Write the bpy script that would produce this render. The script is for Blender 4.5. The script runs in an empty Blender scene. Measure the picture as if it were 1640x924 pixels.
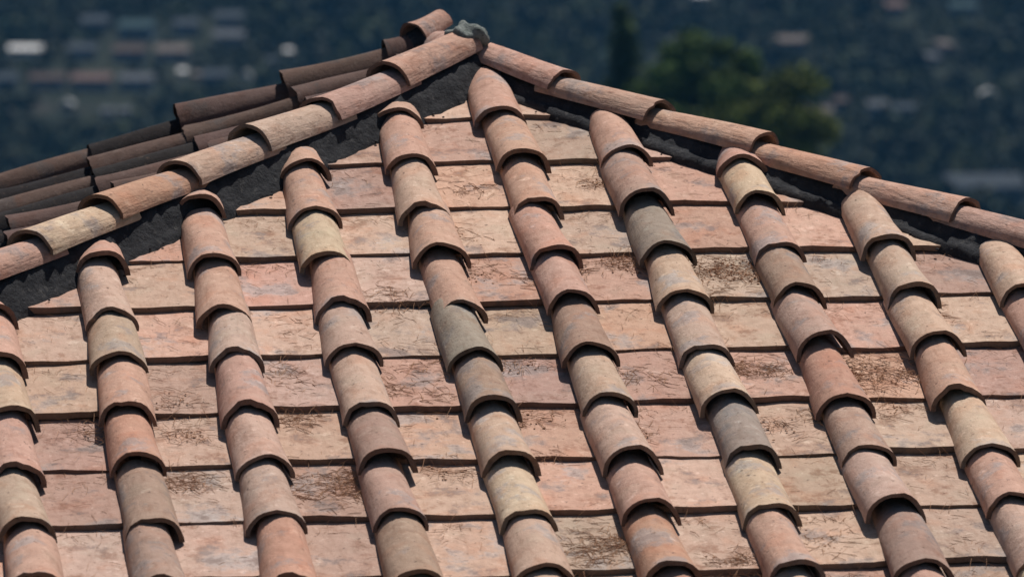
import bpy, bmesh, math, random
import numpy as np
from mathutils import Matrix, Vector

SC = bpy.context.scene
COL = SC.collection
rng = random.Random(11)
nrg = np.random.default_rng(5)

# ------------------------------------------------------------------ camera
APEX_Z = 7.0                      # height of the roof apex above the ground by the house
YAW, PITCH, ROLL = 0.1454, 0.0992, -0.0034
FWD = Vector((math.sin(YAW) * math.cos(PITCH), math.cos(YAW) * math.cos(PITCH), -math.sin(PITCH)))
RIGHT = Vector((math.cos(YAW), -math.sin(YAW), 0))
UP = RIGHT.cross(FWD)
r2 = math.cos(ROLL) * RIGHT + math.sin(ROLL) * UP
u2 = -math.sin(ROLL) * RIGHT + math.cos(ROLL) * UP
EYE = Vector((-2.7739, -19.7469, 1.2988 + APEX_Z))
cam_data = bpy.data.cameras.new('camera')
cam = bpy.data.objects.new('camera', cam_data)
COL.objects.link(cam)
cm = Matrix.Identity(4)
for i in range(3):
    cm[i][0], cm[i][1], cm[i][2], cm[i][3] = r2[i], u2[i], -FWD[i], EYE[i]
cam.matrix_world = cm
cam_data.sensor_width = 36
cam_data.lens = 10270.65 / 1640 * 36
cam_data.clip_start = 0.5
cam_data.clip_end = 12000
cam_data.dof.use_dof = True
cam_data.dof.focus_distance = 18.4
cam_data.dof.aperture_fstop = 5.4
SC.camera = cam

# ------------------------------------------------------------------ sky, sun, exposure
SUN_EL, SUN_AZ = math.radians(65), math.radians(36)      # azimuth from +Y towards +X: behind the roof, to the right
w = bpy.data.worlds.new('World')
SC.world = w
w.use_nodes = True
nt = w.node_tree
sky = nt.nodes.new('ShaderNodeTexSky')
sky.sky_type = 'NISHITA'
sky.sun_disc = False
sky.sun_elevation = SUN_EL
sky.sun_rotation = SUN_AZ
bg = nt.nodes['Background']
bg.inputs['Strength'].default_value = 0.05
nt.links.new(sky.outputs['Color'], bg.inputs['Color'])
sun_data = bpy.data.lights.new('sun', 'SUN')
sun_data.energy = 5.0
sun_data.angle = math.radians(0.53)
sun_data.color = (1.0, 0.93, 0.87)
sun = bpy.data.objects.new('sun', sun_data)
COL.objects.link(sun)
sdir = Vector((math.sin(SUN_AZ) * math.cos(SUN_EL), math.cos(SUN_AZ) * math.cos(SUN_EL), math.sin(SUN_EL)))
sun.rotation_euler = (-sdir).to_track_quat('-Z', 'Y').to_euler()
sun.location = sdir * 60
vs = SC.view_settings
vs.view_transform = 'Standard'
vs.look = 'None'
vs.exposure = 0.0
vs.gamma = 1
vs.use_curve_mapping = False
SC.cycles.max_bounces = 8
SC.cycles.diffuse_bounces = 1


# ------------------------------------------------------------------ helpers
def tag(o, label=None, cat=None, group=None, kind=None):
    if label: o['label'] = label
    if cat: o['category'] = cat
    if group: o['group'] = group
    if kind: o['kind'] = kind
    return o


def link(name, data, parent=None, mat=None, mw=None):
    o = bpy.data.objects.new(name, data)
    COL.objects.link(o)
    if mat is not None and data is not None and len(data.materials) == 0:
        data.materials.append(mat)
    if parent is not None:
        o.parent = parent
    if mw is not None:
        o.matrix_basis = mw
    return o


def mesh(name, verts, faces, smooth=False):
    m = bpy.data.meshes.new(name)
    m.from_pydata([tuple(v) for v in verts], [], [tuple(f) for f in faces])
    if smooth:
        m.polygons.foreach_set('use_smooth', [True] * len(m.polygons))
    m.update()
    return m


def frame(X, Y, Z, loc):
    m = Matrix.Identity(4)
    for i in range(3):
        m[i][0], m[i][1], m[i][2], m[i][3] = X[i], Y[i], Z[i], loc[i]
    return m


# ------------------------------------------------------------------ materials
class NB:
    def __init__(s, name):
        s.m = bpy.data.materials.new(name)
        s.m.use_nodes = True
        s.t = s.m.node_tree
        s.b = s.t.nodes['Principled BSDF']

    def n(s, typ, **kw):
        nd = s.t.nodes.new(typ)
        for k, v in kw.items():
            setattr(nd, k, v)
        return nd

    def l(s, a, b):
        s.t.links.new(a, b)

    def noise(s, vec, scale, detail=4, rough=0.6):
        nd = s.n('ShaderNodeTexNoise')
        nd.inputs['Scale'].default_value = scale
        nd.inputs['Detail'].default_value = detail
        nd.inputs['Roughness'].default_value = rough
        s.l(vec, nd.inputs['Vector'])
        return nd.outputs['Fac']

    def ramp(s, fac, lo, hi, a=0.0, b=1.0):
        nd = s.n('ShaderNodeMapRange')
        nd.interpolation_type = 'SMOOTHSTEP'
        for i, v in zip(('From Min', 'From Max', 'To Min', 'To Max'), (lo, hi, a, b)):
            nd.inputs[i].default_value = v
        s.l(fac, nd.inputs['Value'])
        return nd.outputs['Result']

    def mix(s, fac, a, b, blend='MIX'):
        nd = s.n('ShaderNodeMix', data_type='RGBA', blend_type=blend)
        for sock, v in ((nd.inputs['Factor'], fac), (nd.inputs['A'], a), (nd.inputs['B'], b)):
            if hasattr(v, 'is_linked'):
                s.l(v, sock)
            else:
                sock.default_value = v if not isinstance(v, tuple) or len(v) == 4 else (*v, 1)
        return nd.outputs['Result']

    def math(s, op, a, b=0.0):
        nd = s.n('ShaderNodeMath', operation=op)
        for i, v in enumerate((a, b)):
            if hasattr(v, 'is_linked'):
                s.l(v, nd.inputs[i])
            else:
                nd.inputs[i].default_value = v
        return nd.outputs[0]

    def bump(s, height, strength, dist, prev=None):
        nd = s.n('ShaderNodeBump')
        nd.inputs['Strength'].default_value = strength
        nd.inputs['Distance'].default_value = dist
        s.l(height, nd.inputs['Height'])
        if prev is not None:
            s.l(prev, nd.inputs['Normal'])
        return nd.outputs['Normal']


def terracotta(name, source='OBJECT', stain=0.5, grain=0.35, end_shade=0.0):
    """Weathered clay; the clay's own tint comes from the object's colour (or a tint attribute on joined tiles)."""
    b = NB(name)
    tc = b.n('ShaderNodeTexCoord').outputs['Object']
    oi = b.n('ShaderNodeObjectInfo')
    if source == 'OBJECT':
        tint = oi.outputs['Color']
        off = b.n('ShaderNodeVectorMath', operation='MULTIPLY_ADD')
        b.l(tc, off.inputs[0])
        off.inputs[1].default_value = (1, 1, 1)
        comb = b.n('ShaderNodeCombineXYZ')
        rnd = oi.outputs['Random']
        b.l(b.math('MULTIPLY', rnd, 91.7), comb.inputs[0])
        b.l(b.math('MULTIPLY', rnd, 37.3), comb.inputs[1])
        b.l(b.math('MULTIPLY', rnd, 63.1), comb.inputs[2])
        b.l(comb.outputs[0], off.inputs[2])
        vec = off.outputs[0]
    else:
        at = b.n('ShaderNodeAttribute')
        at.attribute_name = 'tint'
        tint = at.outputs['Color']
        vec = tc
    sq = b.n('ShaderNodeMapping')
    sq.inputs['Scale'].default_value = (1.0, 0.22, 1.0)
    b.l(vec, sq.inputs['Vector'])
    big = b.noise(vec, 8, 5, 0.62)
    mid = b.noise(vec, 30, 6, 0.65)
    fine = b.noise(vec, 120, 5, 0.7)
    streak = b.noise(sq.outputs[0], 55, 4, 0.6)
    # uneven firing: ruddier and greyer patches
    c = b.mix(b.ramp(big, 0.51, 0.68, 0, 0.65), tint, b.mix(1.0, tint, (1.0, 0.85, 0.78), 'MULTIPLY'))
    c = b.mix(b.ramp(big, 0.48, 0.32, 0, 0.8), c, b.mix(1.0, tint, (0.96, 1.02, 1.02), 'MULTIPLY'))
    c = b.mix(b.ramp(mid, 0.35, 0.68, 0.0, 0.38), c, b.mix(1.0, c, (0.62, 0.58, 0.56), 'MULTIPLY'))
    c = b.mix(b.ramp(streak, 0.50, 0.70, 0, grain), c, b.mix(1.0, c, (0.66, 0.58, 0.52), 'MULTIPLY'))
    # brown soot and dirt films
    d = b.noise(vec, 11, 7, 0.72)
    c = b.mix(b.ramp(d, 0.50, 0.64, 0, stain), c, b.mix(1.0, c, (0.56, 0.44, 0.38), 'MULTIPLY'))
    d2 = b.noise(vec, 23, 8, 0.75)
    c = b.mix(b.ramp(d2, 0.58, 0.70, 0, stain), c, (0.20, 0.125, 0.085))
    # greyed, weather-bleached areas
    gp = b.noise(vec, 5.5, 6, 0.68)
    hs_ = b.n('ShaderNodeHueSaturation')
    hs_.inputs['Saturation'].default_value = 0.45
    hs_.inputs['Value'].default_value = 0.86
    b.l(c, hs_.inputs['Color'])
    c = b.mix(b.ramp(gp, 0.53, 0.63, 0, 0.8), c, hs_.outputs['Color'])
    # pale lichen and lime blooms
    li = b.noise(vec, 17, 6, 0.6)
    c = b.mix(b.ramp(li, 0.60, 0.70, 0, 0.8), c, b.mix(1.0, c, (1.28, 1.38, 1.42), 'MULTIPLY'))
    cr = b.noise(vec, 48, 5, 0.5)
    c = b.mix(b.ramp(cr, 0.635, 0.68, 0, 0.5), c, b.mix(1.0, c, (1.35, 1.45, 1.5), 'MULTIPLY'))
    # dark specks
    sp = b.noise(vec, 62, 4, 0.55)
    c = b.mix(b.ramp(sp, 0.64, 0.71, 0, 0.7), c, (0.10, 0.07, 0.055))
    if end_shade:                         # shade of the lower tile ends, painted into their colour
        c = b.mix(b.ramp(mid, 0.25, 0.75, end_shade, end_shade * 0.75), c, (0.045, 0.030, 0.022))
    b.l(c, b.b.inputs['Base Color'])
    b.b.inputs['Roughness'].default_value = 0.92
    b.b.inputs['Specular IOR Level'].default_value = 0.15
    n1 = b.bump(mid, 0.5, 0.006)
    n2 = b.bump(streak, min(1, grain * 1.1), 0.003 + 0.006 * (grain > .5), n1)
    n3 = b.bump(fine, 0.5, 0.0022, n2)
    b.l(n3, b.b.inputs['Normal'])
    return b.m


def speckled(name, c1, c2, scale, rough=0.9, bump=0.5, dist=0.01, c3=None):
    b = NB(name)
    tc = b.n('ShaderNodeTexCoord').outputs['Object']
    n1 = b.noise(tc, scale, 6, 0.65)
    c = b.mix(b.ramp(n1, 0.35, 0.65), c1, c2)
    if c3:
        c = b.mix(b.ramp(b.noise(tc, scale * 2.7, 4), 0.58, 0.7), c, c3)
    b.l(c, b.b.inputs['Base Color'])
    b.b.inputs['Roughness'].default_value = rough
    b.b.inputs['Specular IOR Level'].default_value = 0.2
    if bump:
        b.l(b.bump(b.noise(tc, scale * 3, 6, 0.7), bump, dist), b.b.inputs['Normal'])
    return b.m


def leafmat(name, base, var=0.5):
    b = NB(name)
    at = b.n('ShaderNodeAttribute')
    at.attribute_name = 'tint'
    c = b.mix(1.0, base, at.outputs['Color'], 'MULTIPLY')
    b.l(c, b.b.inputs['Base Color'])
    b.b.inputs['Roughness'].default_value = 0.75
    b.b.inputs['Specular IOR Level'].default_value = 0.15
    return b.m


MAT = {}
MAT['cover'] = terracotta('weathered_clay_barrel', stain=0.35)
MAT['hip'] = terracotta('weathered_clay_hip', stain=0.65, grain=0.55)
MAT['pan'] = terracotta('weathered_clay_flat', stain=0.75)
MAT['edge'] = terracotta('tile_end_shade', stain=0.6, end_shade=0.72)  # clay darkened on lower end faces to stand in for shade
MAT['field'] = terracotta('weathered_clay_joined', 'ATTR', 0.5)
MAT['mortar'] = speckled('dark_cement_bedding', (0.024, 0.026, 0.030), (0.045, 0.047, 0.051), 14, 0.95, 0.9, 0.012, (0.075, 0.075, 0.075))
MAT['cap'] = speckled('grey_green_mortar', (0.15, 0.18, 0.17), (0.30, 0.33, 0.31), 45, 0.95, 1.0, 0.012, (0.06, 0.07, 0.065))
MAT['deck'] = speckled('dark_roof_boards', (0.05, 0.035, 0.025), (0.08, 0.06, 0.045), 8)
MAT['stucco'] = speckled('cream_stucco', (0.55, 0.48, 0.38), (0.62, 0.55, 0.45), 6)
MAT['needle'] = speckled('dry_pine_needle', (0.40, 0.22, 0.13), (0.56, 0.34, 0.21), 9, 0.8, 0)
MAT['dirt'] = speckled('leaf_mould', (0.30, 0.165, 0.10), (0.42, 0.24, 0.15), 60, 0.95, 0)

# ------------------------------------------------------------------ the roof
TH = 0.3139
CT, ST, TT = math.cos(TH), math.sin(TH), math.tan(TH)
SU, SV = 0.33, 0.349              # tile column spacing, course spacing
V0 = 0.3905                       # first course below the apex
U0 = -1.7073 + 0.083              # centre of barrel column 0
LEN = 0.43
V_EAVE = 4.72
APEX = Vector((0, 0, APEX_Z))


class Slope:
    def __init__(s, name, X, Y, Z, umin, umax):
        s.name, s.X, s.Y, s.Z, s.umin, s.umax = name, Vector(X), Vector(Y), Vector(Z), umin, umax

    sink = 0.0

    def at(s, u, v, h=0.0):
        return APEX + s.X * u - s.Y * v + s.Z * (h - s.sink)


VERGE = 0.86
front = Slope('front_slope', (1, 0, 0), (0, CT, ST), (0, -ST, CT), lambda v: -v * CT, lambda v: v * CT)
left = Slope('left_slope', (0, -1, 0), (CT, 0, ST), (-ST, 0, CT), lambda v: -VERGE, lambda v: v * CT)
right = Slope('right_slope', (0, 1, 0), (-CT, 0, ST), (ST, 0, CT), lambda v: -v * CT, lambda v: VERGE)


def pix(P):
    q = Vector(P) - EYE
    z = q.dot(FWD)
    return 820 + 10270.65 * q.dot(r2) / z, 462 - 10270.65 * q.dot(u2) / z


def in_view(P, m=70):
    x, y = pix(P)
    return -m < x < 1640 + m and -m < y < 924 + m


def cover_mesh(seed, L=LEN, rl=0.079, ru=0.0625, th=0.0130, na=14, nl=7, rough=1.0, mat='cover'):
    """Tapered half-barrel, lower wide end at y=0, crown up, with chipped ends and hand-made wobble."""
    r = np.random.default_rng(seed)
    ph = r.uniform(0, 6.28, 8)
    chip = r.normal(0, 0.0016, na + 1) * rough
    for _ in range(r.integers(0, 3)):
        k = r.integers(0, na + 1)
        chip[max(0, k - 1):k + 2] += r.uniform(0.002, 0.008) * rough
    V, F = [], []
    flat = r.uniform(0.90, 1.02)
    skew = r.normal(0, 0.004)

    def pt(i, j, inner):
        a = math.pi * i / na
        t = j / nl
        R = rl + (ru - rl) * t
        R += rough * (0.0016 * math.sin(3 * t + ph[0] + 2 * a) + 0.0013 * math.sin(5 * a + ph[1] + 4 * t))
        flare = 0.002 * max(0, 1 - t * 6)
        R += flare
        if inner:
            R -= th * (1 + 0.12 * math.sin(3 * a + ph[2]))
        y = t * L
        if j == 0:
            y += chip[i] + 0.0015 * math.sin(4 * a + ph[3])
        if j == nl:
            y += chip[na - i] * 1.2
        return (-R * math.cos(a) + skew * t + 0.003 * math.sin(2.2 * t + ph[4]) * rough, y,
                R * math.sin(a) * flat - 0.003 * rough * math.sin(3.1 * t + ph[5]))
    for inner in (0, 1):
        for j in range(nl + 1):
            for i in range(na + 1):
                V.append(pt(i, j, inner))
    W = na + 1
    B = W * (nl + 1)
    for j in range(nl):
        for i in range(na):
            a = j * W + i
            F.append((a, a + W, a + W + 1, a + 1))
            F.append((B + a, B + a + 1, B + a + W + 1, B + a + W))
    rim0 = len(F)
    for i in range(na):
        F.append((i, i + 1, B + i + 1, B + i))
        a = nl * W + i
        F.append((a + 1, a, B + a, B + a + 1))
    rim = range(rim0, rim0 + 2 * na, 2)
    for j in range(nl):
        a = j * W
        F.append((a, B + a, B + a + W, a + W))
        a = j * W + na
        F.append((a, a + W, B + a + W, B + a))
    m = mesh('cover_tile', V, F, True)
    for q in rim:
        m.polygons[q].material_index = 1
    sharp = set()
    bm = bmesh.new()
    bm.from_mesh(m)
    bmesh.ops.recalc_face_normals(bm, faces=bm.faces)
    for e in bm.edges:
        if len(e.link_faces) == 2 and e.calc_face_angle(0) > 0.9:
            e.smooth = False
    bm.to_mesh(m)
    bm.free()
    m.materials.append(MAT[mat])
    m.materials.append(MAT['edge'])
    return m


def pan_mesh(seed, W=0.292, L=LEN, th=0.018, nx=8, ny=6):
    """Flat under-tile, lower lip at y=0, edges turned up a little under the barrels, lip worn uneven."""
    r = np.random.default_rng(seed)
    ph = r.uniform(0, 6.28, 6)
    chip = np.clip(r.normal(0, 0.0015, nx + 1), -0.003, 0.004)
    if r.random() < 0.45:
        k = r.integers(1, nx)
        chip[k:k + 2] += r.uniform(0.003, 0.009)
    V, F = [], []
    for lo in (0, 1):
        for j in range(ny + 1):
            for i in range(nx + 1):
                x = (i / nx - 0.5) * W
                y = j / ny * L
                z = 0.012 * max(0, abs(x) / (W / 2) - 0.72) / 0.28
                z += 0.0016 * math.sin(9 * x + ph[0] + 5 * y) + 0.0014 * math.sin(13 * y + ph[1]) + 0.001 * math.sin(31 * x + ph[2])
                if j == 0:
                    y += chip[i] + 0.001 * math.sin(14 * x + ph[3])
                    z -= 0.0015
                if lo:
                    z -= th * (1 + 0.1 * math.sin(20 * x + ph[4]))
                V.append((x, y, z))
    Wn = nx + 1
    B = Wn * (ny + 1)
    for j in range(ny):
        for i in range(nx):
            a = j * Wn + i
            F.append((a, a + 1, a + Wn + 1, a + Wn))
            F.append((B + a, B + a + Wn, B + a + Wn + 1, B + a + 1))
    rim0 = len(F)
    for i in range(nx):
        F.append((i, B + i, B + i + 1, i + 1))
        a = ny * Wn + i
        F.append((a, a + 1, B + a + 1, B + a))
    for j in range(ny):
        a = j * Wn
        F.append((a, a + Wn, B + a + Wn, B + a))
        a = j * Wn + nx
        F.append((a, B + a, B + a + Wn, a + Wn))
    m = mesh('pan_tile', V, F, True)
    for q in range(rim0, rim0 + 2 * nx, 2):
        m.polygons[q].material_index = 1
    bm = bmesh.new()
    bm.from_mesh(m)
    bmesh.ops.recalc_face_normals(bm, faces=bm.faces)
    for e in bm.edges:
        if len(e.link_faces) == 2 and e.calc_face_angle(0) > 0.9:
            e.smooth = False
    bm.to_mesh(m)
    bm.free()
    m.materials.append(MAT['pan'])
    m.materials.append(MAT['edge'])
    return m


COVERS = [cover_mesh(100 + i, rl=0.079 * (1 + 0.035 * math.sin(i * 2.1)), th=0.013 + 0.002 * math.sin(i * 1.3), rough=1.2) for i in range(16)]
ROUGH_COVERS = [cover_mesh(300 + i, rl=0.0845, ru=0.0695, rough=1.2, mat='hip') for i in range(8)]
PANS = [pan_mesh(200 + i) for i in range(12)]

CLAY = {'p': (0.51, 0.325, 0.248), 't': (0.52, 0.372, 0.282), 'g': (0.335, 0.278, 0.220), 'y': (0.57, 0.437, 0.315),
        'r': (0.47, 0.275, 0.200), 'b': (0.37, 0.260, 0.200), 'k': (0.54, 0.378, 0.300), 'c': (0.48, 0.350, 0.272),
        'n': (0.45, 0.302, 0.238), 'd': (0.024, 0.022, 0.023), 'e': (0.120, 0.080, 0.068)}  # d and e hold the left slope's shadow as colour


def clay(code, j=0.05):
    c = CLAY[code]
    k = rng.uniform(1 - j, 1 + j)
    return (c[0] * k * rng.uniform(.98, 1.02), c[1] * k * rng.uniform(.97, 1.03), c[2] * k * rng.uniform(.96, 1.04), 1)


class Joined:
    """Tiles no picture from here shows one by one, gathered into one mesh with a tint per tile."""
    def __init__(s):
        s.v, s.f, s.c, s.n = [], [], [], 0

    def add(s, me, mw, col):
        nv = len(me.vertices)
        co = np.empty(nv * 3)
        me.vertices.foreach_get('co', co)
        co = co.reshape(-1, 3)
        A = np.array(mw)
        s.v.append(co @ A[:3, :3].T + A[:3, 3])
        s.f += [tuple(i + s.n for i in p.vertices) for p in me.polygons]
        s.c.append(np.tile(np.array(col), (nv, 1)))
        s.n += nv

    def build(s, name, parent):
        if not s.n:
            return
        m = mesh(name, np.concatenate(s.v), s.f, True)
        at = m.color_attributes.new('tint', 'FLOAT_COLOR', 'POINT')
        at.data.foreach_set('color', np.concatenate(s.c).astype(np.float32).ravel())
        o = link(name, m, parent, MAT['field'])
        o['kind'] = 'stuff'
        return o


house = link('house', None)
tag(house, 'near house under a weathered terracotta barrel tile hip roof', 'house')

# colours of the barrel tiles, top to bottom in each column of the front slope, as laid
LAID = {0: 'pptpcpn', 1: 'ptcprbbnt', 2: 'pppcpkcrp', 3: 'ppypctbnby', 4: 'pptppgbtyt', 5: 'pppppbttprrt',
        6: 'pngtcygypttp', 7: 'pypbnrnkbpt', 8: 'tctpyptyp', 9: 'tppntpb'}
FIRST = {0: (4.40, None), 1: (4.49, 3.40), 2: (3.46, 2.28), 3: (2.48, 1.45), 4: (1.36, 0.30), 5: (0.29, None), 6: (1.22, None),
         7: (2.36, 1.52), 8: (3.34, None), 9: (4.36, None)}
JIT = {(1, 0): .1, (2, 0): .1, (3, 0): .1}


def lay_slope(S, cols, first=None, laid=None, dark=None, jit=1.0):
    # boarding under the tiles
    e = 0.0
    vs_ = []
    top = S.at(0, 0, -0.05)
    if S is front:
        pts = [(0, 0), (-V_EAVE * CT, V_EAVE), (V_EAVE * CT, V_EAVE)]
    elif S is left:
        pts = [(0, 0), (-VERGE, 0), (-VERGE, V_EAVE), (V_EAVE * CT, V_EAVE)]
    else:
        pts = [(0, 0), (-V_EAVE * CT, V_EAVE), (VERGE, V_EAVE), (VERGE, 0)]
    n = len(pts)
    V = [S.at(u, v, -0.050) for u, v in pts] + [S.at(u, v, -0.085) for u, v in pts]
    F = [tuple(range(n)), tuple(reversed(range(n, 2 * n)))] + [(i, i + n, (i + 1) % n + n, (i + 1) % n) for i in range(n)]
    part = link(S.name, mesh(S.name, V, F), house, MAT['deck'])
    J = Joined()
    # flat under-tiles between the barrel columns
    kmax = int((V_EAVE + 0.06 - V0) / SV)
    for c in cols[:-1]:
        uc = S.base + c * SU + SU / 2
        for k in range(-1, kmax + 1):
            v = V0 + k * SV + rng.gauss(0, 0.008)
            if not (S.umin(v) - 0.14 < uc < S.umax(v) + 0.14) or v < 0.25:
                continue
            ang = 0.018 / SV + rng.gauss(0, 0.002)
            h = rng.gauss(0, 0.0028)
            rz = rng.gauss(0, 0.013)
            R = Matrix.Rotation(rz, 4, 'Z') @ Matrix.Rotation(-ang, 4, 'X')
            mw = frame(S.X, S.Y, S.Z, S.at(uc + rng.gauss(0, 0.006), v, h)) @ R
            me = PANS[rng.randrange(len(PANS))]
            cc = clay(rng.choice('ttpccpknntc' if S is front else 'ppcbn'), 0.15)
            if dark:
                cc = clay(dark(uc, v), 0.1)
            vt = v - LEN
            cut_l = S.umin(vt) > uc - 0.15 and S is not left
            cut_r = S.umax(vt) < uc + 0.15 and S is not right
            if cut_l or cut_r:
                bm = bmesh.new()
                bm.from_mesh(me)
                inv = mw.inverted()
                for flag, sg in ((cut_l, -1), (cut_r, 1)):
                    if not flag:
                        continue
                    # vertical plane through the hip, set in by 60 mm so the tile ends inside the bedding
                    off = 0.065
                    p0 = S.at(0, 0) - S.X * (sg * off)
                    dirv = (S.X * (sg * CT) - S.Y)
                    nn = dirv.cross(Vector((0, 0, 1))).normalized()
                    if nn.dot(S.X * sg) < 0:
                        nn = -nn
                    pl = inv @ p0
                    nl_ = (inv.to_3x3() @ nn)
                    g = bm.verts[:] + bm.edges[:] + bm.faces[:]
                    res = bmesh.ops.bisect_plane(bm, geom=g, plane_co=pl, plane_no=nl_, clear_outer=True)
                    ed = [x for x in res['geom_cut'] if isinstance(x, bmesh.types.BMEdge)]
                    if ed:
                        bmesh.ops.holes_fill(bm, edges=ed, sides=0)
                if len(bm.faces) < 4:
                    bm.free()
                    continue
                me2 = bpy.data.meshes.new('pan_tile')
                bm.to_mesh(me2)
                bm.free()
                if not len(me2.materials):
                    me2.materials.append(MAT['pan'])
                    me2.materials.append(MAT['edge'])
                me = me2
            ctr = S.at(uc, v - 0.15, 0)
            if in_view(ctr) and S is not right:
                o = link('pan_tile', me, part, None, mw)
                o.color = cc
            else:
                J.add(me, mw, cc)
    # barrel cover-tiles
    for c in cols:
        uc = S.base + c * SU
        vh = abs(uc) / CT if (S is front or (S is left and uc > 0) or (S is right and uc < 0)) else 0.02
        kh = (vh - V0) / SV
        if first and c in first:
            k0, cap = first[c]
        else:
            k0 = math.ceil(kh + 0.85 - 0.37) + 0.37
            cap = kh + 0.45 if k0 - kh > 1.3 else None
        seq = []
        if cap is not None:
            seq.append((cap, True))
        k = k0
        while V0 + k * SV < V_EAVE + 0.12:
            j = rng.gauss(0, 0.045)
            seq.append((k + (j if k != k0 else 0), False))
            k = round(k - 0.37) + 1.37
        for i, (kk, is_cap) in enumerate(seq):
            v = V0 + kk * SV
            L = LEN * rng.uniform(0.98, 1.03)
            vtop = max(v - L, vh + (0.03 if is_cap else 0.075))
            L = max(v - vtop, 0.12)
            lift = 0.002 + abs(rng.gauss(0, 0.004)) * jit + (0.006 if is_cap else 0)
            drop = -0.012 if not is_cap else -0.004
            ang = (lift - drop) / L
            rz = rng.gauss(0, 0.012 * jit)
            roll = rng.gauss(0, 0.03 * jit)
            R = Matrix.Rotation(rz, 4, 'Z') @ Matrix.Rotation(-ang, 4, 'X') @ Matrix.Rotation(roll, 4, 'Y')
            wsc = rng.uniform(0.97, 1.03)
            Sx = Matrix.Diagonal((wsc * (1.0 if is_cap else 1), L / LEN, wsc * rng.uniform(0.92, 1.06), 1))
            mw = frame(S.X, S.Y, S.Z, S.at(uc + max(-.009, min(.009, rng.gauss(0, 0.004 * jit))), v, lift)) @ R @ Sx
            if laid and c in laid:
                code = laid[c][min(i, len(laid[c]) - 1)]
            else:
                code = rng.choice('ppptcgybrn')
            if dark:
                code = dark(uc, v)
            if S is left and c == 0:
                mw = Matrix.Translation(Vector((0, 0, 0.020))) @ mw
            cc = clay(code)
            me = COVERS[rng.randrange(len(COVERS))]
            ctr = S.at(uc, v - L / 2, 0.05)
            if in_view(ctr, 90) and S is not right:
                o = link('cover_tile', me, part, None, mw)
                o.color = cc
            else:
                J.add(me, mw, cc)
    J.build('joined_tiles', part)
    return part


right.sink = 0.045
front.base = U0
left.base = -0.79
right.base = 0.79 - 16 * SU


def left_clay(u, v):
    # slope's shadow painted into the clay: black lower courses, ruddier near ridge and hip
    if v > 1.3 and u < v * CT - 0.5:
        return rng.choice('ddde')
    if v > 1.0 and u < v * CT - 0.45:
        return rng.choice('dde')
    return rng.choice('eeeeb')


front_part = lay_slope(front, list(range(-8, 18)), FIRST, LAID)
left_part = lay_slope(left, list(range(0, 17)), dark=left_clay, jit=1.3)
right_part = lay_slope(right, list(range(0, 17)))


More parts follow.
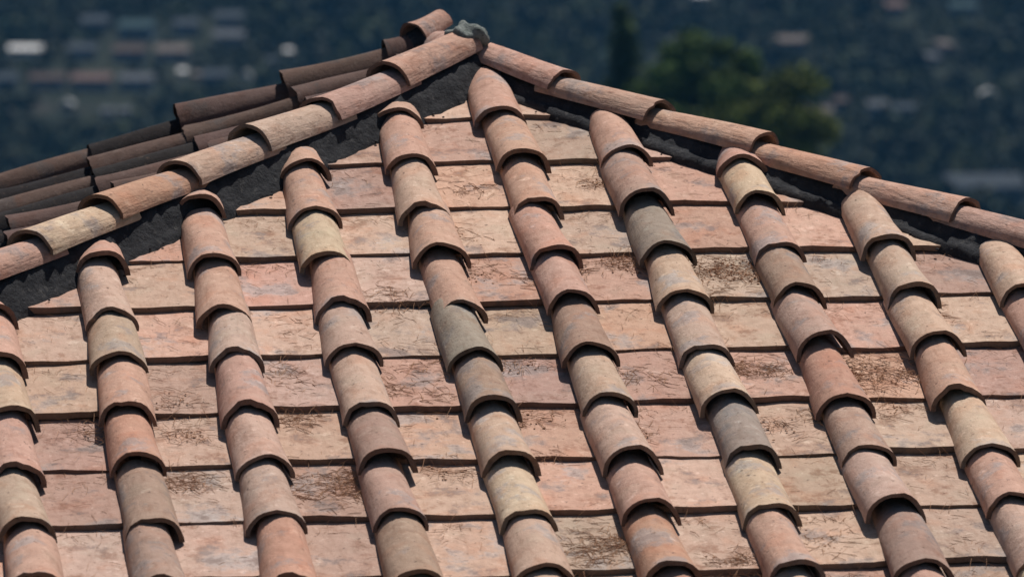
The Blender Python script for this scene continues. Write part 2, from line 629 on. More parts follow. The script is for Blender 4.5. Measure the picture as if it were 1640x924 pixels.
# hips: dark mortar bedding with a row of barrel tiles laid over each other
def hip(sx, top_h, codes, first_s, flat):
    a = Vector((sx, -1, -TT)).normalized()                  # down the hip
    lat = Vector((1, sx, 0)).normalized()
    if sx < 0:
        lat = Vector((1, -1, 0)).normalized()
    lat = Vector((-a.y, a.x, 0)).normalized()               # horizontal, across the hip
    nrm = lat.cross(a)
    if nrm.z < 0:
        nrm = -nrm
    X = a.cross(nrm)                                         # so that X x (-a) = nrm
    X = (-a).cross(nrm)
    Lh = V_EAVE * CT * Vector((1, 1, TT)).length + 0.05
    foot = top_h - 0.086 * flat - 0.016
    # bedding
    r = np.random.default_rng(7 if sx > 0 else 8)
    ns = 260
    prof = [(-0.128, -0.05), (-0.118, 0.0), (-0.103, 0.014), (-0.092, foot * .5), (-0.080, foot - .004), (-0.062, foot + 0.015), (0, foot + 0.03),
            (0.062, foot + 0.015), (0.080, foot - .004), (0.092, foot * .5), (0.103, 0.014), (0.118, 0.0), (0.128, -0.05)]
    V, F = [], []
    wob = np.cumsum(r.normal(0, 1, (ns + 1, 4)), 0)
    wob -= np.linspace(0, 1, ns + 1)[:, None] * wob[-1]
    wob = wob / (np.abs(wob).max(0) + 1e-6)
    for i in range(ns + 1):
        s = Lh * i / ns
        for q, (x, z) in enumerate(prof):
            side = 0 if x < 0 else 2
            k = 0.013 * wob[i, side] + r.normal(0, 0.0032)
            zz = z - abs(x) * TT * 0.7071 + r.normal(0, 0.002) + 0.006 * wob[i, side + 1] * (abs(x) > .085)
            V.append(APEX + a * s + lat * (x + math.copysign(k, x) if x else 0) + Vector((0, 0, zz)))
    n = len(prof)
    for i in range(ns):
        for q in range(n - 1):
            F.append((i * n + q, i * n + q + 1, (i + 1) * n + q + 1, (i + 1) * n + q))
    F.append(tuple(range(n)))
    F.append(tuple(ns * n + q for q in range(n)))
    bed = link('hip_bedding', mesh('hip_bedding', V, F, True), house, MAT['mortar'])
    # crumbs of mortar fallen along the edge
    cb = bmesh.new()
    for _ in range(150):
        s = r.uniform(0.05, Lh)
        side = r.choice((-1, 1))
        x = 0.125 + abs(r.normal(0, 0.03))
        sz = r.uniform(0.002, 0.006)
        p = APEX + a * s + lat * (side * x) + Vector((0, 0, -x * TT * 0.7071 + 0.004))
        bmesh.ops.create_icosphere(cb, subdivisions=1, radius=sz, matrix=Matrix.Translation(p) @ Matrix.Diagonal((1, r.uniform(.6, 1.4), .7, 1)))
    me = bpy.data.meshes.new('mortar_crumbs')
    cb.to_mesh(me)
    cb.free()
    o = link('mortar_crumbs', me, bed, MAT['mortar'])
    o['kind'] = 'stuff'
    J = Joined()
    s = first_s
    i = 0
    while s < Lh + 0.05:
        lift = 0.010 + abs(rng.gauss(0, 0.003))
        L = LEN * rng.uniform(0.97, 1.03)
        if i == 0:
            L = min(L, s - 0.045)
        ang = (lift + 0.006) / L if i else -0.022
        R = Matrix.Rotation(rng.gauss(0, 0.012), 4, 'Z') @ Matrix.Rotation(-ang, 4, 'X') @ Matrix.Rotation(rng.gauss(0, 0.03), 4, 'Y')
        loc = APEX + a * s + Vector((0, 0, foot + lift)) + lat * rng.gauss(0, 0.003)
        mw = frame(X, -a, nrm, loc) @ R @ Matrix.Diagonal((1.02, L / LEN, flat, 1))
        code = codes[i % len(codes)]
        cc = clay(code)
        me = ROUGH_COVERS[rng.randrange(len(ROUGH_COVERS))]
        if in_view(loc - a * 0.2, 120):
            t = link('hip_tile', me, bed, None, mw)
            t.color = cc
        else:
            J.add(me, mw, cc)
        s += 0.352 + rng.gauss(0, 0.012)
        i += 1
    J.build('joined_tiles', bed)
    return bed


hip_l = hip(-1, 0.150, 'pnctrypc', 0.445, 0.86)
hip_r = hip(1, 0.104, 'pnprpnpn', 0.36, 0.77)

# ridge: one short run behind the apex, a tile tipped up at the verge, and a lump of grey-green mortar at the meeting of the hips
bm = bmesh.new()
bmesh.ops.create_grid(bm, x_segments=4, y_segments=12, size=0.5)
for vv in bm.verts:
    x, y = vv.co.x, vv.co.y
    vv.co = APEX + Vector((x * 0.19, 0.45 + y * 0.82, 0.036 - abs(x) * 0.17 + nrg.normal(0, 0.004)))
me = bpy.data.meshes.new('ridge_bedding')
bmesh.ops.solidify(bm, geom=bm.faces[:], thickness=0.06)
bm.to_mesh(me)
bm.free()
ridge = link('ridge_bedding', me, house, MAT['mortar'])
for (loc, Y, zr, L, code, sc) in (((0.0, 0.09, 0.004), (0, 1, 0.02), 0.0, 0.40, 'p', 0.86), ((0.0, 0.45, 0.010), (0, 1, 0.02), 0.0, 0.38, 'n', 0.86),
                                  ((-0.085, 0.78, 0.050), (0.75, 0.60, 0.30), 0.10, 0.140, 'p', 0.70)):
    Yv = Vector(Y).normalized()
    Xv = Yv.cross(Vector((0, 0, 1))).normalized()
    Zv = Xv.cross(Yv)
    t = link('ridge_tile', ROUGH_COVERS[3 if L < .3 else 5], ridge, None,
             frame(Xv, Yv, Zv, APEX + Vector(loc)) @ Matrix.Diagonal((sc, L / LEN, sc, 1)))
    t.color = clay(code)
bm = bmesh.new()
bmesh.ops.create_icosphere(bm, subdivisions=4, radius=1.0)
for vv in bm.verts:
    n_ = vv.co.normalized()
    k = 1 + 0.22 * math.sin(6 * n_.x + 3 * n_.z) * math.sin(4 * n_.y + 1) + nrg.normal(0, 0.022)
    vv.co = Vector((n_.x * 0.062, n_.y * 0.062, n_.z * (0.046 if n_.z > 0 else 0.07))) * k
me = bpy.data.meshes.new('mortar_cap')
bm.to_mesh(me)
bm.free()
me.polygons.foreach_set('use_smooth', [True] * len(me.polygons))
bm = bmesh.new()
bmesh.ops.create_icosphere(bm, subdivisions=3, radius=1.0)
for vv in bm.verts:
    vv.co = Vector((vv.co.x * 0.075, vv.co.y * 0.08, vv.co.z * 0.08)) * (1 + nrg.normal(0, 0.03))
me2 = bpy.data.meshes.new('mortar_bed')
bm.to_mesh(me2)
bm.free()
link('mortar_bed', me2, ridge, MAT['mortar'], Matrix.Translation(APEX + Vector((-0.050, 0.80, 0.005))))
capo = link('mortar_cap', me, house, MAT['cap'], Matrix.Translation(APEX + Vector((-0.024, -0.03, 0.100))))
capo['label'] = 'rough grey green mortar lump where the hips meet'

# walls of the house below the eaves
xe, ye, zb, zt_ = V_EAVE * CT - 0.45, -(V_EAVE * CT - 0.45), -1.5, APEX_Z - V_EAVE * ST - 0.03
yb = VERGE - 0.12
V = [(-xe, ye, zb), (xe, ye, zb), (xe, yb, zb), (-xe, yb, zb), (-xe, ye, zt_), (xe, ye, zt_), (xe, yb, zt_), (-xe, yb, zt_), (0, yb, APEX_Z - 0.12)]
F = [(0, 1, 5, 4), (1, 2, 6, 5), (3, 0, 4, 7), (2, 3, 7, 8, 6), (4, 5, 6, 7)]
link('wall', mesh('wall', V, F), house, MAT['stucco'])

# ------------------------------------------------------------------ dry pine needles lying on the flat tiles
HEAPS = [(-0.79, 3.0, 0.098, 3), (-0.73, 2.92, 0.071, 2), (-0.81, 1.95, 0.071, 1), (-0.86, 2.22, 0.062, 2), (-0.82, 2.35, 0.054, 1), (-0.46, 2.2, 0.08, 2), (-0.45, 2.43, 0.054, 1), (0.82, 2.32, 0.098, 3), (0.53, 1.58, 0.08, 3), (0.45, 1.76, 0.054, 1), (0.45, 2.28, 0.071, 2), (0.18, 2.31, 0.071, 2), (0.27, 2.23, 0.054, 2), (-0.05, 1.63, 0.054, 1), (-0.13, 3.38, 0.08, 3), (-0.19, 3.49, 0.054, 2), (0.12, 3.1, 0.054, 1), (0.47, 2.66, 0.071, 1), (-0.19, 1.55, 0.062, 1), (-0.21, 1.25, 0.071, 1), (0.23, 3.51, 0.054, 2), (0.5, 3.37, 0.062, 1), (-0.45, 1.74, 0.062, 2), (-1.17, 2.92, 0.054, 2), (-1.16, 2.42, 0.054, 1), (-0.17, 2.19, 0.054, 1), (1.07, 1.88, 0.062, 1), (0.24, 1.5, 0.054, 2), (0.81, 2.55, 0.054, 1), (0.25, 0.91, 0.036, 1), (0.05, 2.68, 0.054, 1), (-0.45, 2.88, 0.054, 1), (-0.19, 2.55, 0.054, 1), (-0.03, 3.34, 0.054, 1), (-0.18, 2.87, 0.054, 1), (-0.84, 2.54, 0.054, 2), (0.54, 2.29, 0.036, 1), (0.87, 3.43, 0.054, 1), (-0.53, 2.36, 0.054, 1), (-1.41, 2.61, 0.054, 1), (-1.14, 2.62, 0.045, 1), (-0.14, 0.95, 0.045, 1), (0.08, 1.56, 0.045, 1), (0.65, 2.59, 0.045, 1)]


def pan_h(v):
    # surface of the flat tiles above the slope's plane: each falls back from its lip
    k = math.ceil((v - V0) / SV - 1e-6)
    return -(V0 + k * SV - v) * (0.018 / SV)


V, F = [], []


def needle(u, v, ang, L, hh, wd=0.0011):
    p = front.at(u, v, pan_h(v) + 0.0012 + hh)
    du, dv = math.cos(ang), math.sin(ang)
    u1, v1 = u + du * L, v + dv * L
    q = front.at(u1, v1, pan_h(v1) + 0.0012 + hh * rng.uniform(.2, 1.6))
    m_ = (p + q) / 2 + front.Z * rng.uniform(0.0, 0.003) + front.X * rng.gauss(0, L * 0.05)
    d = (q - p).normalized()
    s1 = d.cross(front.Z).normalized() * wd
    s2 = front.Z * wd
    b0 = len(V)
    for c_ in (p, m_, q):
        V.extend([c_ + s1 - s2 * .6, c_ - s1 - s2 * .6, c_ + s2])
    for k in (0, 3):
        for a_, b_ in ((0, 1), (1, 2), (2, 0)):
            F.append((b0 + k + a_, b0 + k + b_, b0 + k + 3 + b_, b0 + k + 3 + a_))


for (u, v, rad, wt) in HEAPS:
    # needles drift into the channel middle and gather below a lip
    uc = U0 + SU / 2 + round((u - U0 - SU / 2) / SU) * SU
    for _ in range((0, 40, 110, 240)[wt]):
        uu = max(uc - 0.088, min(uc + 0.088, u + rng.gauss(0, rad * 0.8)))
        vv = v + rng.gauss(0, rad * 0.75)
        needle(uu, vv, rng.uniform(0, 6.28), rng.uniform(0.02, 0.06), rng.uniform(0, 0.004 if wt > 1 else 0.0015), rng.uniform(0.0004, 0.0008))
for _ in range(2400):
    c = rng.randrange(-1, 10)
    u = U0 + SU / 2 + c * SU + rng.uniform(-0.09, 0.09)
    k = rng.randrange(0, 10)
    v = V0 + k * SV + (abs(rng.gauss(0, 0.05)) + 0.02 if rng.random() < .7 else rng.uniform(0, SV))
    if abs(u) > v * CT - 0.2:
        continue
    needle(u, v, rng.uniform(0, 6.28), rng.uniform(0.015, 0.055), rng.uniform(0, 0.0015), rng.uniform(0.0004, 0.0006))
o = link('pine_needles', mesh('pine_needles', V, F), None, MAT['needle'])
tag(o, 'dry brown pine needles scattered over the flat roof tiles', 'pine needles', kind='stuff')

# crumbled leaf mould among the heaviest needles
cb = bmesh.new()
for (u, v, rad, wt) in HEAPS:
    uc = U0 + SU / 2 + round((u - U0 - SU / 2) / SU) * SU
    for _ in range((0, 30, 90, 200)[wt]):
        uu = max(uc - 0.09, min(uc + 0.09, u + rng.gauss(0, rad * 0.7)))
        vv = v + rng.gauss(0, rad * 0.7)
        s = rng.uniform(0.0010, 0.0034)
        bmesh.ops.create_icosphere(cb, subdivisions=1, radius=s, matrix=Matrix.Translation(front.at(uu, vv, pan_h(vv) - s * .1)) @ Matrix.Diagonal((rng.uniform(.7, 1.8), rng.uniform(.7, 1.8), .6, 1)))
me = bpy.data.meshes.new('leaf_litter')
cb.to_mesh(me)
cb.free()
o = link('leaf_litter', me, None, MAT['dirt'])
tag(o, 'dark brown crumbs of leaf litter in the tile channels', 'leaf litter', kind='stuff')

# ------------------------------------------------------------------ land beyond the house: a slope, a valley, a wooded hillside
H2 = Vector((math.sin(YAW), math.cos(YAW), 0))
L2 = Vector((H2.y, -H2.x, 0))
PR = [(-400, 2), (-30, 1), (14, 0), (60, -8), (300, -27), (550, -47), (900, -110), (1150, -116), (1300, -110), (1800, -86), (2200, -40), (3000, 90), (4200, 260)]
PA, PB = np.array(PR, float).T


def zt(r, l):
    k = np.clip((r - 150) / 500, 0, 1)
    return np.interp(r, PA, PB) + k * (2.2 * np.sin(l / 41 + r / 97) + 1.6 * np.sin(l / 23 - r / 61 + 1))


def land(r, l, dz=0.0):
    p = H2 * r + L2 * l
    return Vector((p.x, p.y, float(zt(r, l)) + dz))


rs = np.concatenate([np.arange(-400, 1200, 40), np.arange(1200, 1900, 12), np.arange(1900, 4201, 60)])
ls = np.concatenate([np.arange(-2400, -200, 80), np.arange(-200, 201, 8), np.arange(280, 2401, 80)])
V = [tuple(land(r, l)) for r in rs for l in ls]
W = len(ls)
F = [(i * W + j, i * W + j + 1, (i + 1) * W + j + 1, (i + 1) * W + j) for i in range(len(rs) - 1) for j in range(W - 1)]
b = NB('hillside_scrub')
tc = b.n('ShaderNodeTexCoord').outputs['Object']
c = b.mix(b.ramp(b.noise(tc, 0.05, 6), 0.4, 0.6), (0.010, 0.016, 0.011), (0.018, 0.023, 0.014))
c = b.mix(b.ramp(b.noise(tc, 0.021, 5), 0.60, 0.68), c, (0.035, 0.033, 0.028))
b.l(c, b.b.inputs['Base Color'])
b.b.inputs['Roughness'].default_value = 0.95
b.b.inputs['Specular IOR Level'].default_value = 0.1
ter = link('hillside', mesh('hillside', V, F, True), None, b.m)
ter['kind'] = 'structure'

# houses of the town: (r, l, width, depth, wall height, roof rise, yaw, wall, roof, form, label)
WALLS = {n: speckled('town_wall_' + n, c_, tuple(x * 0.9 for x in c_), 0.6, 0.9, 0) for n, c_ in
         {'white': (0.62, 0.62, 0.60), 'cream': (0.42, 0.38, 0.31), 'grey': (0.24, 0.25, 0.26), 'blue': (0.16, 0.21, 0.25), 'pink': (0.38, 0.27, 0.23)}.items()}
ROOFS = {n: speckled('town_roof_' + n, c_, tuple(x * 0.8 for x in c_), 0.9, 0.9, 0) for n, c_ in
         {'white': (0.62, 0.63, 0.62), 'grey': (0.085, 0.095, 0.105), 'tan': (0.14, 0.12, 0.105), 'pink': (0.135, 0.092, 0.080), 'slate': (0.042, 0.055, 0.068),
          'teal': (0.030, 0.062, 0.070), 'brown': (0.072, 0.054, 0.046)}.items()}
MAT['glass'] = speckled('town_window', (0.02, 0.025, 0.03), (0.03, 0.035, 0.04), 1, 0.2, 0)
MAT['frame'] = speckled('town_door', (0.09, 0.06, 0.045), (0.12, 0.08, 0.06), 1, 0.7, 0)


def boxm(name, x0, x1, y0, y1, z0, z1):
    V = [(x0, y0, z0), (x1, y0, z0), (x1, y1, z0), (x0, y1, z0), (x0, y0, z1), (x1, y0, z1), (x1, y1, z1), (x0, y1, z1)]
    return mesh(name, V, [(0, 3, 2, 1), (4, 5, 6, 7), (0, 1, 5, 4), (1, 2, 6, 5), (2, 3, 7, 6), (3, 0, 4, 7)])


WIN = boxm('window', -0.5, 0.5, -0.06, 0.03, 0, 1.2)
WIN.materials.append(MAT['glass'])
DOOR = boxm('door', -0.5, 0.5, -0.07, 0.03, 0, 2.1)
DOOR.materials.append(MAT['frame'])


def town_house(name, r, l, w_, dp, h, rise, yaw, wall, roof, form, label, cat='house', group='houses of the town on the far hillside'):
    e = link(name, None)
    p = land(r, l)
    e.location = p
    e.rotation_euler = (0, 0, -YAW + yaw)
    tag(e, label, cat, group)
    link('wall', boxm('wall', -w_ / 2, w_ / 2, -dp / 2, dp / 2, -3, h), e, WALLS[wall])
    o_ = 0.35
    if form == 'gable':                      # ridge runs across the view
        V = [(-w_ / 2 - o_, -dp / 2 - o_, h - .12), (w_ / 2 + o_, -dp / 2 - o_, h - .12), (w_ / 2 + o_, dp / 2 + o_, h - .12), (-w_ / 2 - o_, dp / 2 + o_, h - .12),
             (-w_ / 2 - o_, 0, h + rise), (w_ / 2 + o_, 0, h + rise)]
        F = [(0, 1, 5, 4), (2, 3, 4, 5), (1, 2, 5), (3, 0, 4), (0, 3, 2, 1)]
        link('roof', mesh('roof', V, F), e, ROOFS[roof])
    elif form == 'front_gable':
        V = [(-w_ / 2 - o_, -dp / 2 - o_, h - .12), (w_ / 2 + o_, -dp / 2 - o_, h - .12), (w_ / 2 + o_, dp / 2 + o_, h - .12), (-w_ / 2 - o_, dp / 2 + o_, h - .12),
             (0, -dp / 2 - o_, h + rise), (0, dp / 2 + o_, h + rise)]
        F = [(0, 1, 4), (1, 2, 5, 4), (2, 3, 5), (3, 0, 4, 5), (0, 3, 2, 1)]
        link('roof', mesh('roof', V, F), e, ROOFS[roof])
    elif form == 'shed':                     # one plane, falling towards the viewer
        V = [(-w_ / 2 - o_, -dp / 2 - o_, h + .02), (w_ / 2 + o_, -dp / 2 - o_, h + .02), (w_ / 2 + o_, dp / 2 + o_, h + rise), (-w_ / 2 - o_, dp / 2 + o_, h + rise)]
        V += [(x, y, z + 0.2) for x, y, z in V]
        F = [(0, 3, 2, 1), (4, 5, 6, 7), (0, 1, 5, 4), (1, 2, 6, 5), (2, 3, 7, 6), (3, 0, 4, 7)]
        link('roof', mesh('roof', V, F), e, ROOFS[roof])
    else:                                    # arched barrel roof seen end-on
        n = 12
        V = []
        for y in (-dp / 2 - o_, dp / 2 + o_):
            for k in range(n + 1):
                a = math.pi * k / n
                V.append((-math.cos(a) * (w_ / 2 + o_), y, h + math.sin(a) * rise))
        F = [(k, k + 1, n + 2 + k, n + 1 + k) for k in range(n)] + [tuple(range(n, -1, -1)), tuple(range(n + 1, 2 * n + 2))]
        link('roof', mesh('roof', V, F), e, ROOFS[roof])
    nwin = max(1, int(w_ // 2.6))
    for k in range(nwin):
        x = -w_ / 2 + w_ * (k + .5) / nwin
        if k == nwin // 2 and nwin > 1:
            link('door', DOOR, e, None, Matrix.Translation((x, -dp / 2 - .003, 0.0)))
        else:
            link('window', WIN, e, None, Matrix.Translation((x, -dp / 2 - .003, max(0.6, h - 1.9))))
    if w_ > 6.5:
        c_ = link('chimney', boxm('chimney', w_ * .22, w_ * .22 + .6, .5, 1.1, h, h + rise + .8), e, WALLS[wall])
    return e


TOWN = [
    ('shed', 1591, -124, 4.0, 4.5, 1.8, 0.9, 0, 'white', 'white', 'shed', 'bright white shed roof, left one of the white pair at far left', 'shed'),
    ('shed', 1588, -119.6, 3.8, 4.5, 1.8, 0.9, 0, 'white', 'white', 'shed', 'bright white shed roof, right one of the white pair at far left', 'shed'),
    ('town_house', 1581, -107, 6.6, 7, 2.6, 1.2, 0.05, 'blue', 'slate', 'gable', 'dim slate roofed house first right of the white shed pair', 'house'),
    ('town_house', 1579, -95, 7.8, 7, 2.6, 1.4, 0, 'blue', 'brown', 'gable', 'brown roofed house between the slate roofed one and the tan roofed one', 'house'),
    ('town_house', 1583, -84.6, 7.8, 7, 2.6, 1.5, 0, 'grey', 'tan', 'gable', 'long pale tan roofed house at the right end of the upper house row', 'house'),
    ('town_house', 1645, -108, 6.8, 7, 3, 1.4, 0.1, 'blue', 'slate', 'gable', 'blue grey house uphill above the slate and brown roofed houses', 'house'),
    ('town_house', 1626, -96, 8.5, 8, 3.2, 1.6, -0.1, 'blue', 'teal', 'gable', 'teal roofed house above the brown roofed house', 'house'),
    ('town_house', 1638, -84, 6.0, 7, 3, 1.3, 0.1, 'blue', 'slate', 'gable', 'dim blue house above the long tan roofed house', 'house'),
    ('town_house', 1665, -74, 7.0, 7, 3, 1.3, 0, 'grey', 'slate', 'gable', 'topmost grey house of the left town, above a wide grey one', 'house'),
    ('town_house', 1619, -72, 7.5, 7, 3, 1.4, 0, 'grey', 'grey', 'gable', 'wide grey house left of the tall dark trees', 'house'),
    ('town_house', 1531, -122, 5.0, 6, 2.6, 1.2, 0, 'blue', 'slate', 'gable', 'slate roofed house at the left edge in the lower house row', 'house'),
    ('town_house', 1530, -112, 8.2, 7, 2.6, 1.2, 0, 'grey', 'brown', 'gable', 'dim brown roofed house in the lower row, second from the left edge', 'house'),
    ('town_house', 1530, -101.4, 9.0, 7, 2.6, 1.4, 0, 'grey', 'pink', 'gable', 'long pinkish roofed house in the middle of the lower house row', 'house'),
    ('town_house', 1532, -90.6, 7.8, 7, 2.6, 1.4, 0, 'blue', 'grey', 'gable', 'pale grey roofed house at the right end of the lower house row', 'house'),
    ('garden_hut', 1551, -80.6, 1.6, 2, 1.8, 0.7, 0, 'white', 'white', 'shed', 'tiny white hut right of the lower house row', 'hut'),
    ('garden_hut', 1548, -77, 1.8, 2, 1.6, 0.6, 0, 'cream', 'tan', 'shed', 'tiny tan hut just right of the tiny white one', 'hut'),
    ('town_house', 1546, -72, 6.5, 6, 2.4, 1.2, 0, 'blue', 'slate', 'gable', 'slate roofed house left of the white gable touching the roof edge', 'house'),
    ('garden_hut', 1549, -64.8, 2.0, 2.2, 2.0, 1.3, 0, 'white', 'white', 'front_gable', 'small white gabled hut just above the dark back verge', 'hut'),
    ('garden_hut', 1496, -105, 2.8, 3, 2.0, 1.0, 0, 'cream', 'white', 'front_gable', 'small white hut standing alone below the pinkish roofed house', 'hut'),
    ('garden_hut', 1486, -95, 2.4, 3, 1.8, 0.7, 0, 'grey', 'grey', 'shed', 'left of two small grey huts lowest in the left town', 'hut'),
    ('garden_hut', 1486, -91, 2.2, 3, 1.8, 0.7, 0, 'grey', 'grey', 'shed', 'right of two small grey huts lowest in the left town', 'hut'),
    ('garden_hut', 1601, -56, 2.2, 2.2, 2.6, 0.6, 0, 'cream', 'white', 'shed', 'small pale hut above the back verge, left of the tipped ridge tile', 'hut'),
    ('garden_hut', 1585, -60, 2.2, 2.2, 1.6, 0.6, 0, 'grey', 'slate', 'shed', 'dim small hut just below and left of the pale one', 'hut'),
    ('greenhouse', 1632, 44, 8.6, 7, 0.9, 2.6, 0, 'blue', 'grey', 'barrel', 'arched grey barrel roof behind the tree crowns', 'greenhouse'),
    ('town_house', 1733, 52, 4.4, 6, 2.6, 1.5, 0, 'cream', 'white', 'shed', 'white roofed house at the top edge above the trees', 'house'),
    ('town_house', 1627, 72, 8.4, 7, 2.4, 1.2, 0, 'blue', 'tan', 'gable', 'long pale roofed house right of the arched barrel roof', 'house'),
    ('town_house', 1689, 102, 5.4, 6, 2.6, 1.3, 0, 'blue', 'pink', 'gable', 'small pinkish roofed house at the upper right', 'house'),
    ('town_house', 1695, 121, 7.0, 7, 2.6, 1.3, 0, 'blue', 'teal', 'gable', 'teal roofed house in the top right corner', 'house'),
    ('garden_hut', 1621, 111, 3.6, 4, 2.0, 1.0, 0.5, 'grey', 'tan', 'shed', 'upper hut of a diagonal pair on the right hillside', 'hut'),
    ('garden_hut', 1600, 106, 4.6, 4, 2.0, 0.9, 0.5, 'grey', 'grey', 'shed', 'lower hut of a diagonal pair on the right hillside', 'hut'),
    ('town_house', 1508, 73, 6.8, 6, 2.2, 1.3, 0, 'grey', 'tan', 'gable', 'pale tan roofed house just right of the broad tree crown', 'house'),
    ('town_house', 1527, 79, 4.2, 5, 2.4, 1.0, 0, 'blue', 'brown', 'gable', 'small brown roofed house behind the pale tan roofed one', 'house'),
    ('town_house', 1517, 88, 4.6, 5, 2.4, 1.1, 0, 'blue', 'grey', 'gable', 'small grey roofed house right of the brown roofed one', 'house'),
    ('town_house', 1510, 94, 4.4, 5, 2.2, 1.0, 0, 'blue', 'slate', 'gable', 'dim slate roofed house right of the small grey roofed one', 'house'),
    ('garden_hut', 1522, 115, 3.6, 3.5, 2.0, 1.1, 0, 'cream', 'white', 'front_gable', 'whitish gabled hut near the right edge', 'hut'),
    ('town_house', 1463, 74, 6.2, 6, 2.2, 1.0, 0, 'blue', 'slate', 'gable', 'slate roofed house just above the right hip tiles', 'house'),
    ('town_house', 1337, 100, 16, 11, 3.2, 2.4, 0.1, 'blue', 'slate', 'gable', 'large blue grey roofed house low at the right edge', 'house'),
]
for t in TOWN:
    town_house(t[0], *t[1:10], t[10], t[11], t[12])


# ------------------------------------------------------------------ trees
def leaf_cloud(cen, out, size, tint):
    """Leaf-clump faces: cen Nx3, out Nx3 rough facing, size N, tint Nx3 -> quads bent in the middle"""
    n = len(cen)
    d = out + nrg.normal(0, 0.7, (n, 3))
    d /= np.linalg.norm(d, axis=1, keepdims=True) + 1e-9
    t = np.cross(d, nrg.normal(0, 1, (n, 3)))
    t /= np.linalg.norm(t, axis=1, keepdims=True) + 1e-9
    s = np.cross(d, t)
    a = size[:, None]
    asp = nrg.uniform(0.45, 1.0, (n, 1))
    V = np.stack([cen - t * a, cen - s * a * asp + d * a * .25, cen + t * a, cen + s * a * asp + d * a * .25], 1).reshape(-1, 3)
    F = np.arange(n * 4).reshape(-1, 4)
    C = np.repeat(np.concatenate([tint, np.ones((n, 1))], 1), 4, 0)
    return V, F, C


def cloud_obj(name, V, F, C, mat, parent=None):
    me = bpy.data.meshes.new(name)
    me.vertices.add(len(V))
    me.vertices.foreach_set('co', V.astype(np.float32).ravel())
    me.loops.add(F.size)
    me.loops.foreach_set('vertex_index', F.astype(np.int32).ravel())
    me.polygons.add(len(F))
    me.polygons.foreach_set('loop_start', np.arange(0, F.size, 4, dtype=np.int32))
    me.update(calc_edges=True)
    at = me.color_attributes.new('tint', 'FLOAT_COLOR', 'POINT')
    at.data.foreach_set('color', C.astype(np.float32).ravel())
    return link(name, me, parent, mat)


MAT['leaf'] = leafmat('tree_leaf', (0.065, 0.085, 0.030))
MAT['bark'] = speckled('tree_bark', (0.06, 0.045, 0.035), (0.10, 0.08, 0.06), 3, 0.95, 0.5, 0.03)
MAT['wood'] = leafmat('far_tree_leaf', (0.018, 0.028, 0.017))


def limb_mesh(segs):
    V, F = [], []
    for (p, q, ra, rb) in segs:
        d = (q - p).normalized()
        s = d.orthogonal().normalized()
        t = d.cross(s)
        b0 = len(V)
        for c_, rr in ((p, ra), ((p + q) / 2 + s * ra * .4, (ra + rb) / 2), (q, rb)):
            for k in range(7):
                a = 2 * math.pi * k / 7
                V.append(c_ + (s * math.cos(a) + t * math.sin(a)) * rr)
        for j in range(2):
            for k in range(7):
                F.append((b0 + j * 7 + k, b0 + j * 7 + (k + 1) % 7, b0 + j * 7 + 7 + (k + 1) % 7, b0 + j * 7 + 7 + k))
    return V, F


def tree(name, r, l, z_top, rad, label, shape, tint, n=9000):
    e = link(name, None)
    e.location = land(r, l)
    height = z_top - e.location.z
    tag(e, label, 'tree', 'trees between the house and the far town')
    segs = []
    top = Vector((nrg.normal(0, .3), nrg.normal(0, .3), height * (0.92 if shape == 'cypress' else 0.72)))
    segs.append((Vector((0, 0, -0.5)), top * 0.45, 0.035 * height * .6, 0.022 * height * .6))
    segs.append((top * 0.45, top, 0.022 * height * .6, 0.05))
    lobes = []
    if shape == 'cypress':
        for k in range(26):
            t = (k + .5) / 26
            a = k * 2.4
            z = height * (0.12 + 0.86 * t)
            rr = rad * (0.9 - 0.75 * t ** 1.4) * nrg.uniform(.35, .75)
            lobes.append((Vector((math.cos(a) * rr, math.sin(a) * rr, z)), rad * (0.62 - .42 * t) * nrg.uniform(.8, 1.25), 1.5))
    else:
        for k in range(34):
            d_ = nrg.normal(0, 1, 3)
            d_ /= np.linalg.norm(d_)
            d_ *= nrg.uniform(.45, .86)
            p = Vector((d_[0] * rad, d_[1] * rad, height * 0.62 + d_[2] * height * 0.34))
            lobes.append((p, rad * nrg.uniform(.20, .36), 0.75))
    for p, rr, _ in lobes[::2]:
        base = top * nrg.uniform(0.35, 0.8)
        segs.append((base, p, 0.12, 0.03))
    V, F = limb_mesh(segs)
    link('trunk', mesh('trunk', V, F), e, MAT['bark'])
    per = n // len(lobes)
    cs, os_, ts, ss = [], [], [], []
    for p, rr, sq in lobes:
        d_ = nrg.normal(0, 1, (per, 3))
        d_ /= np.linalg.norm(d_, axis=1, keepdims=True)
        k = nrg.uniform(0.55, 1.08, (per, 1)) * rr
        cs.append(np.array(p) + d_ * k * np.array([1, 1, sq]))
        os_.append(d_)
        base = np.array(tint) * nrg.uniform(.7, 1.4)
        ts.append(base * nrg.uniform(.7, 1.35, (per, 1)) * nrg.uniform(.9, 1.1, (per, 3)))
        ss.append(nrg.uniform(.12, .30, per) * (1 if shape == 'cypress' else 1.25))
    V, F, C = leaf_cloud(np.concatenate(cs), np.concatenate(os_), np.concatenate(ss), np.concatenate(ts))
    cloud_obj('crown', V, F, C, MAT['leaf'], e)
    return e


tree('cypress_tree', 560, 10.4, -23.6, 3.6, 'dark narrow upright tree behind the right hip', 'cypress', (0.75, 0.95, 0.9))
tree('broadleaf_tree', 555, 16.2, -23.2, 6.0, 'dark green bushy tree right beside the narrow upright tree', 'bush', (0.90, 1.25, 0.70))
tree('broadleaf_tree', 545, 23.6, -27.4, 6.4, 'yellow green tree crown furthest right of the nearer trees', 'bush', (1.35, 1.40, 0.55))
tree('broadleaf_tree', 560, 20.2, -25.4, 5.0, 'green tree crown filling the gap between two bushy crowns', 'bush', (1.0, 1.25, 0.65))

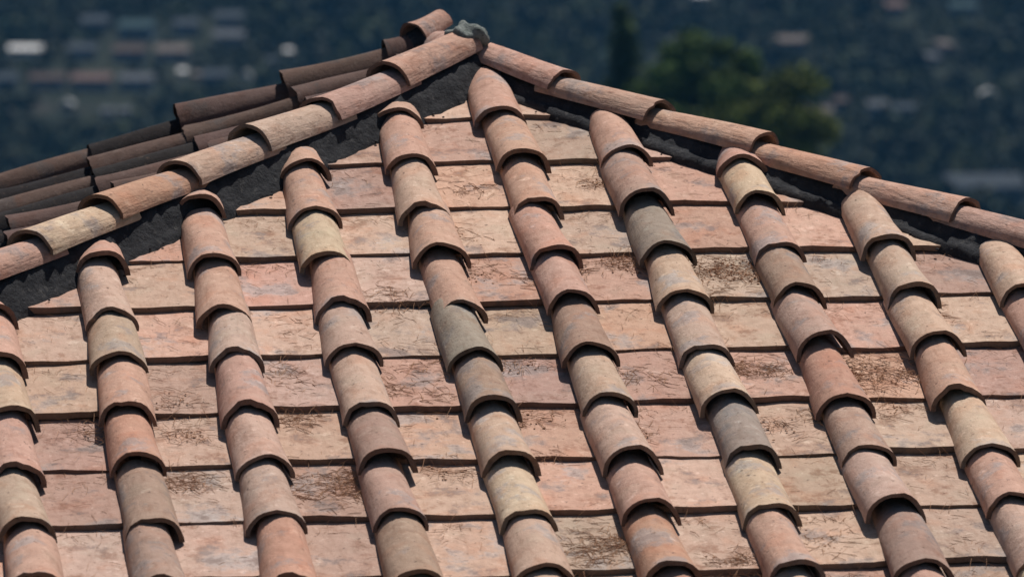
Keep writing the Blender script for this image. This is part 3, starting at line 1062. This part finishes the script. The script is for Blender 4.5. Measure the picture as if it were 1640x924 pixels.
# the woodland that covers the far hillside: one mass
hs = np.array([(t[1], t[2], t[3]) for t in TOWN], float)
cs, os_, ts, ss = [], [], [], []
cnt = 0
for it in range(26500):
    if it < 20000:
        r = nrg.uniform(1120, 2150)
        l = nrg.uniform(-215, 215)
    elif it < 24000:
        r = nrg.uniform(640, 1120)
        l = nrg.uniform(-190, 190)
    else:
        r = nrg.uniform(80, 540)
        l = nrg.uniform(-30 - r * .22, 30 + r * .22)
    h = nrg.uniform(3.5, 7.5) * (1.35 if nrg.random() < .12 else 1) * (1 if it < 24000 else 0.45)
    dens = 0.5 + 0.5 * math.sin(l / 19 + 1.3 * math.sin(r / 47)) * math.sin(r / 33 + l / 50)
    if l < -52 and 1450 < r < 1680 and nrg.random() < 0.1:
        continue
    if nrg.random() > 0.35 + 0.65 * dens:
        continue
    if -50 < l < -30 and nrg.random() < .5:
        h *= 1.5
    rel = hs[:, 0] - r
    hit = (np.abs(hs[:, 1] - l) < hs[:, 2] / 2 + h * .32 + .3) & (rel > -5 - h * .3) & (rel < 12 + h * 4.0)
    if hit.any():
        continue
    cnt += 1
    rad = h * nrg.uniform(.33, .52)
    n = 42
    d_ = nrg.normal(0, 1, (n, 3))
    d_[:, 2] = np.abs(d_[:, 2]) - .25
    d_ /= np.linalg.norm(d_, axis=1, keepdims=True)
    lump = nrg.uniform(.6, 1.1, (n, 1))
    base = np.array(land(r, l, h * .45))
    cs.append(base + d_ * lump * np.array([rad, rad, h * .55]))
    os_.append(d_)
    hue = nrg.random()
    tc_ = np.array((0.75, 0.95, 1.0)) if hue < .55 else np.array((1.25, 1.25, 0.8)) if hue < .85 else np.array((1.6, 1.45, 0.8))
    ts.append(tc_ * nrg.uniform(.55, 1.5) * nrg.uniform(.75, 1.25, (n, 1)))
    ss.append(nrg.uniform(.22, .42, n) * rad)
V, F, C = leaf_cloud(np.concatenate(cs), np.concatenate(os_), np.concatenate(ss), np.concatenate(ts))
wood = cloud_obj('woodland', V, F, C, MAT['wood'])
tag(wood, 'dark blue green woodland covering the far hillside around the town', 'woodland', kind='stuff')

# ------------------------------------------------------------------ air over the valley
b = bpy.data.materials.new('valley_haze')
b.use_nodes = True
b.node_tree.nodes.clear()
ov = b.node_tree.nodes.new('ShaderNodeOutputMaterial')
pv = b.node_tree.nodes.new('ShaderNodeVolumePrincipled')
pv.inputs['Density'].default_value = 0.000060
pv.inputs['Color'].default_value = (0.13, 0.42, 0.82, 1)
b.node_tree.links.new(pv.outputs['Volume'], ov.inputs['Volume'])
hz = link('haze', boxm('haze', -2600, 2600, -2600, 5000, -125, 275), None, b)
hz.rotation_euler = (0, 0, -YAW)
tag(hz, 'thin blue haze in the valley air', 'haze', kind='stuff')
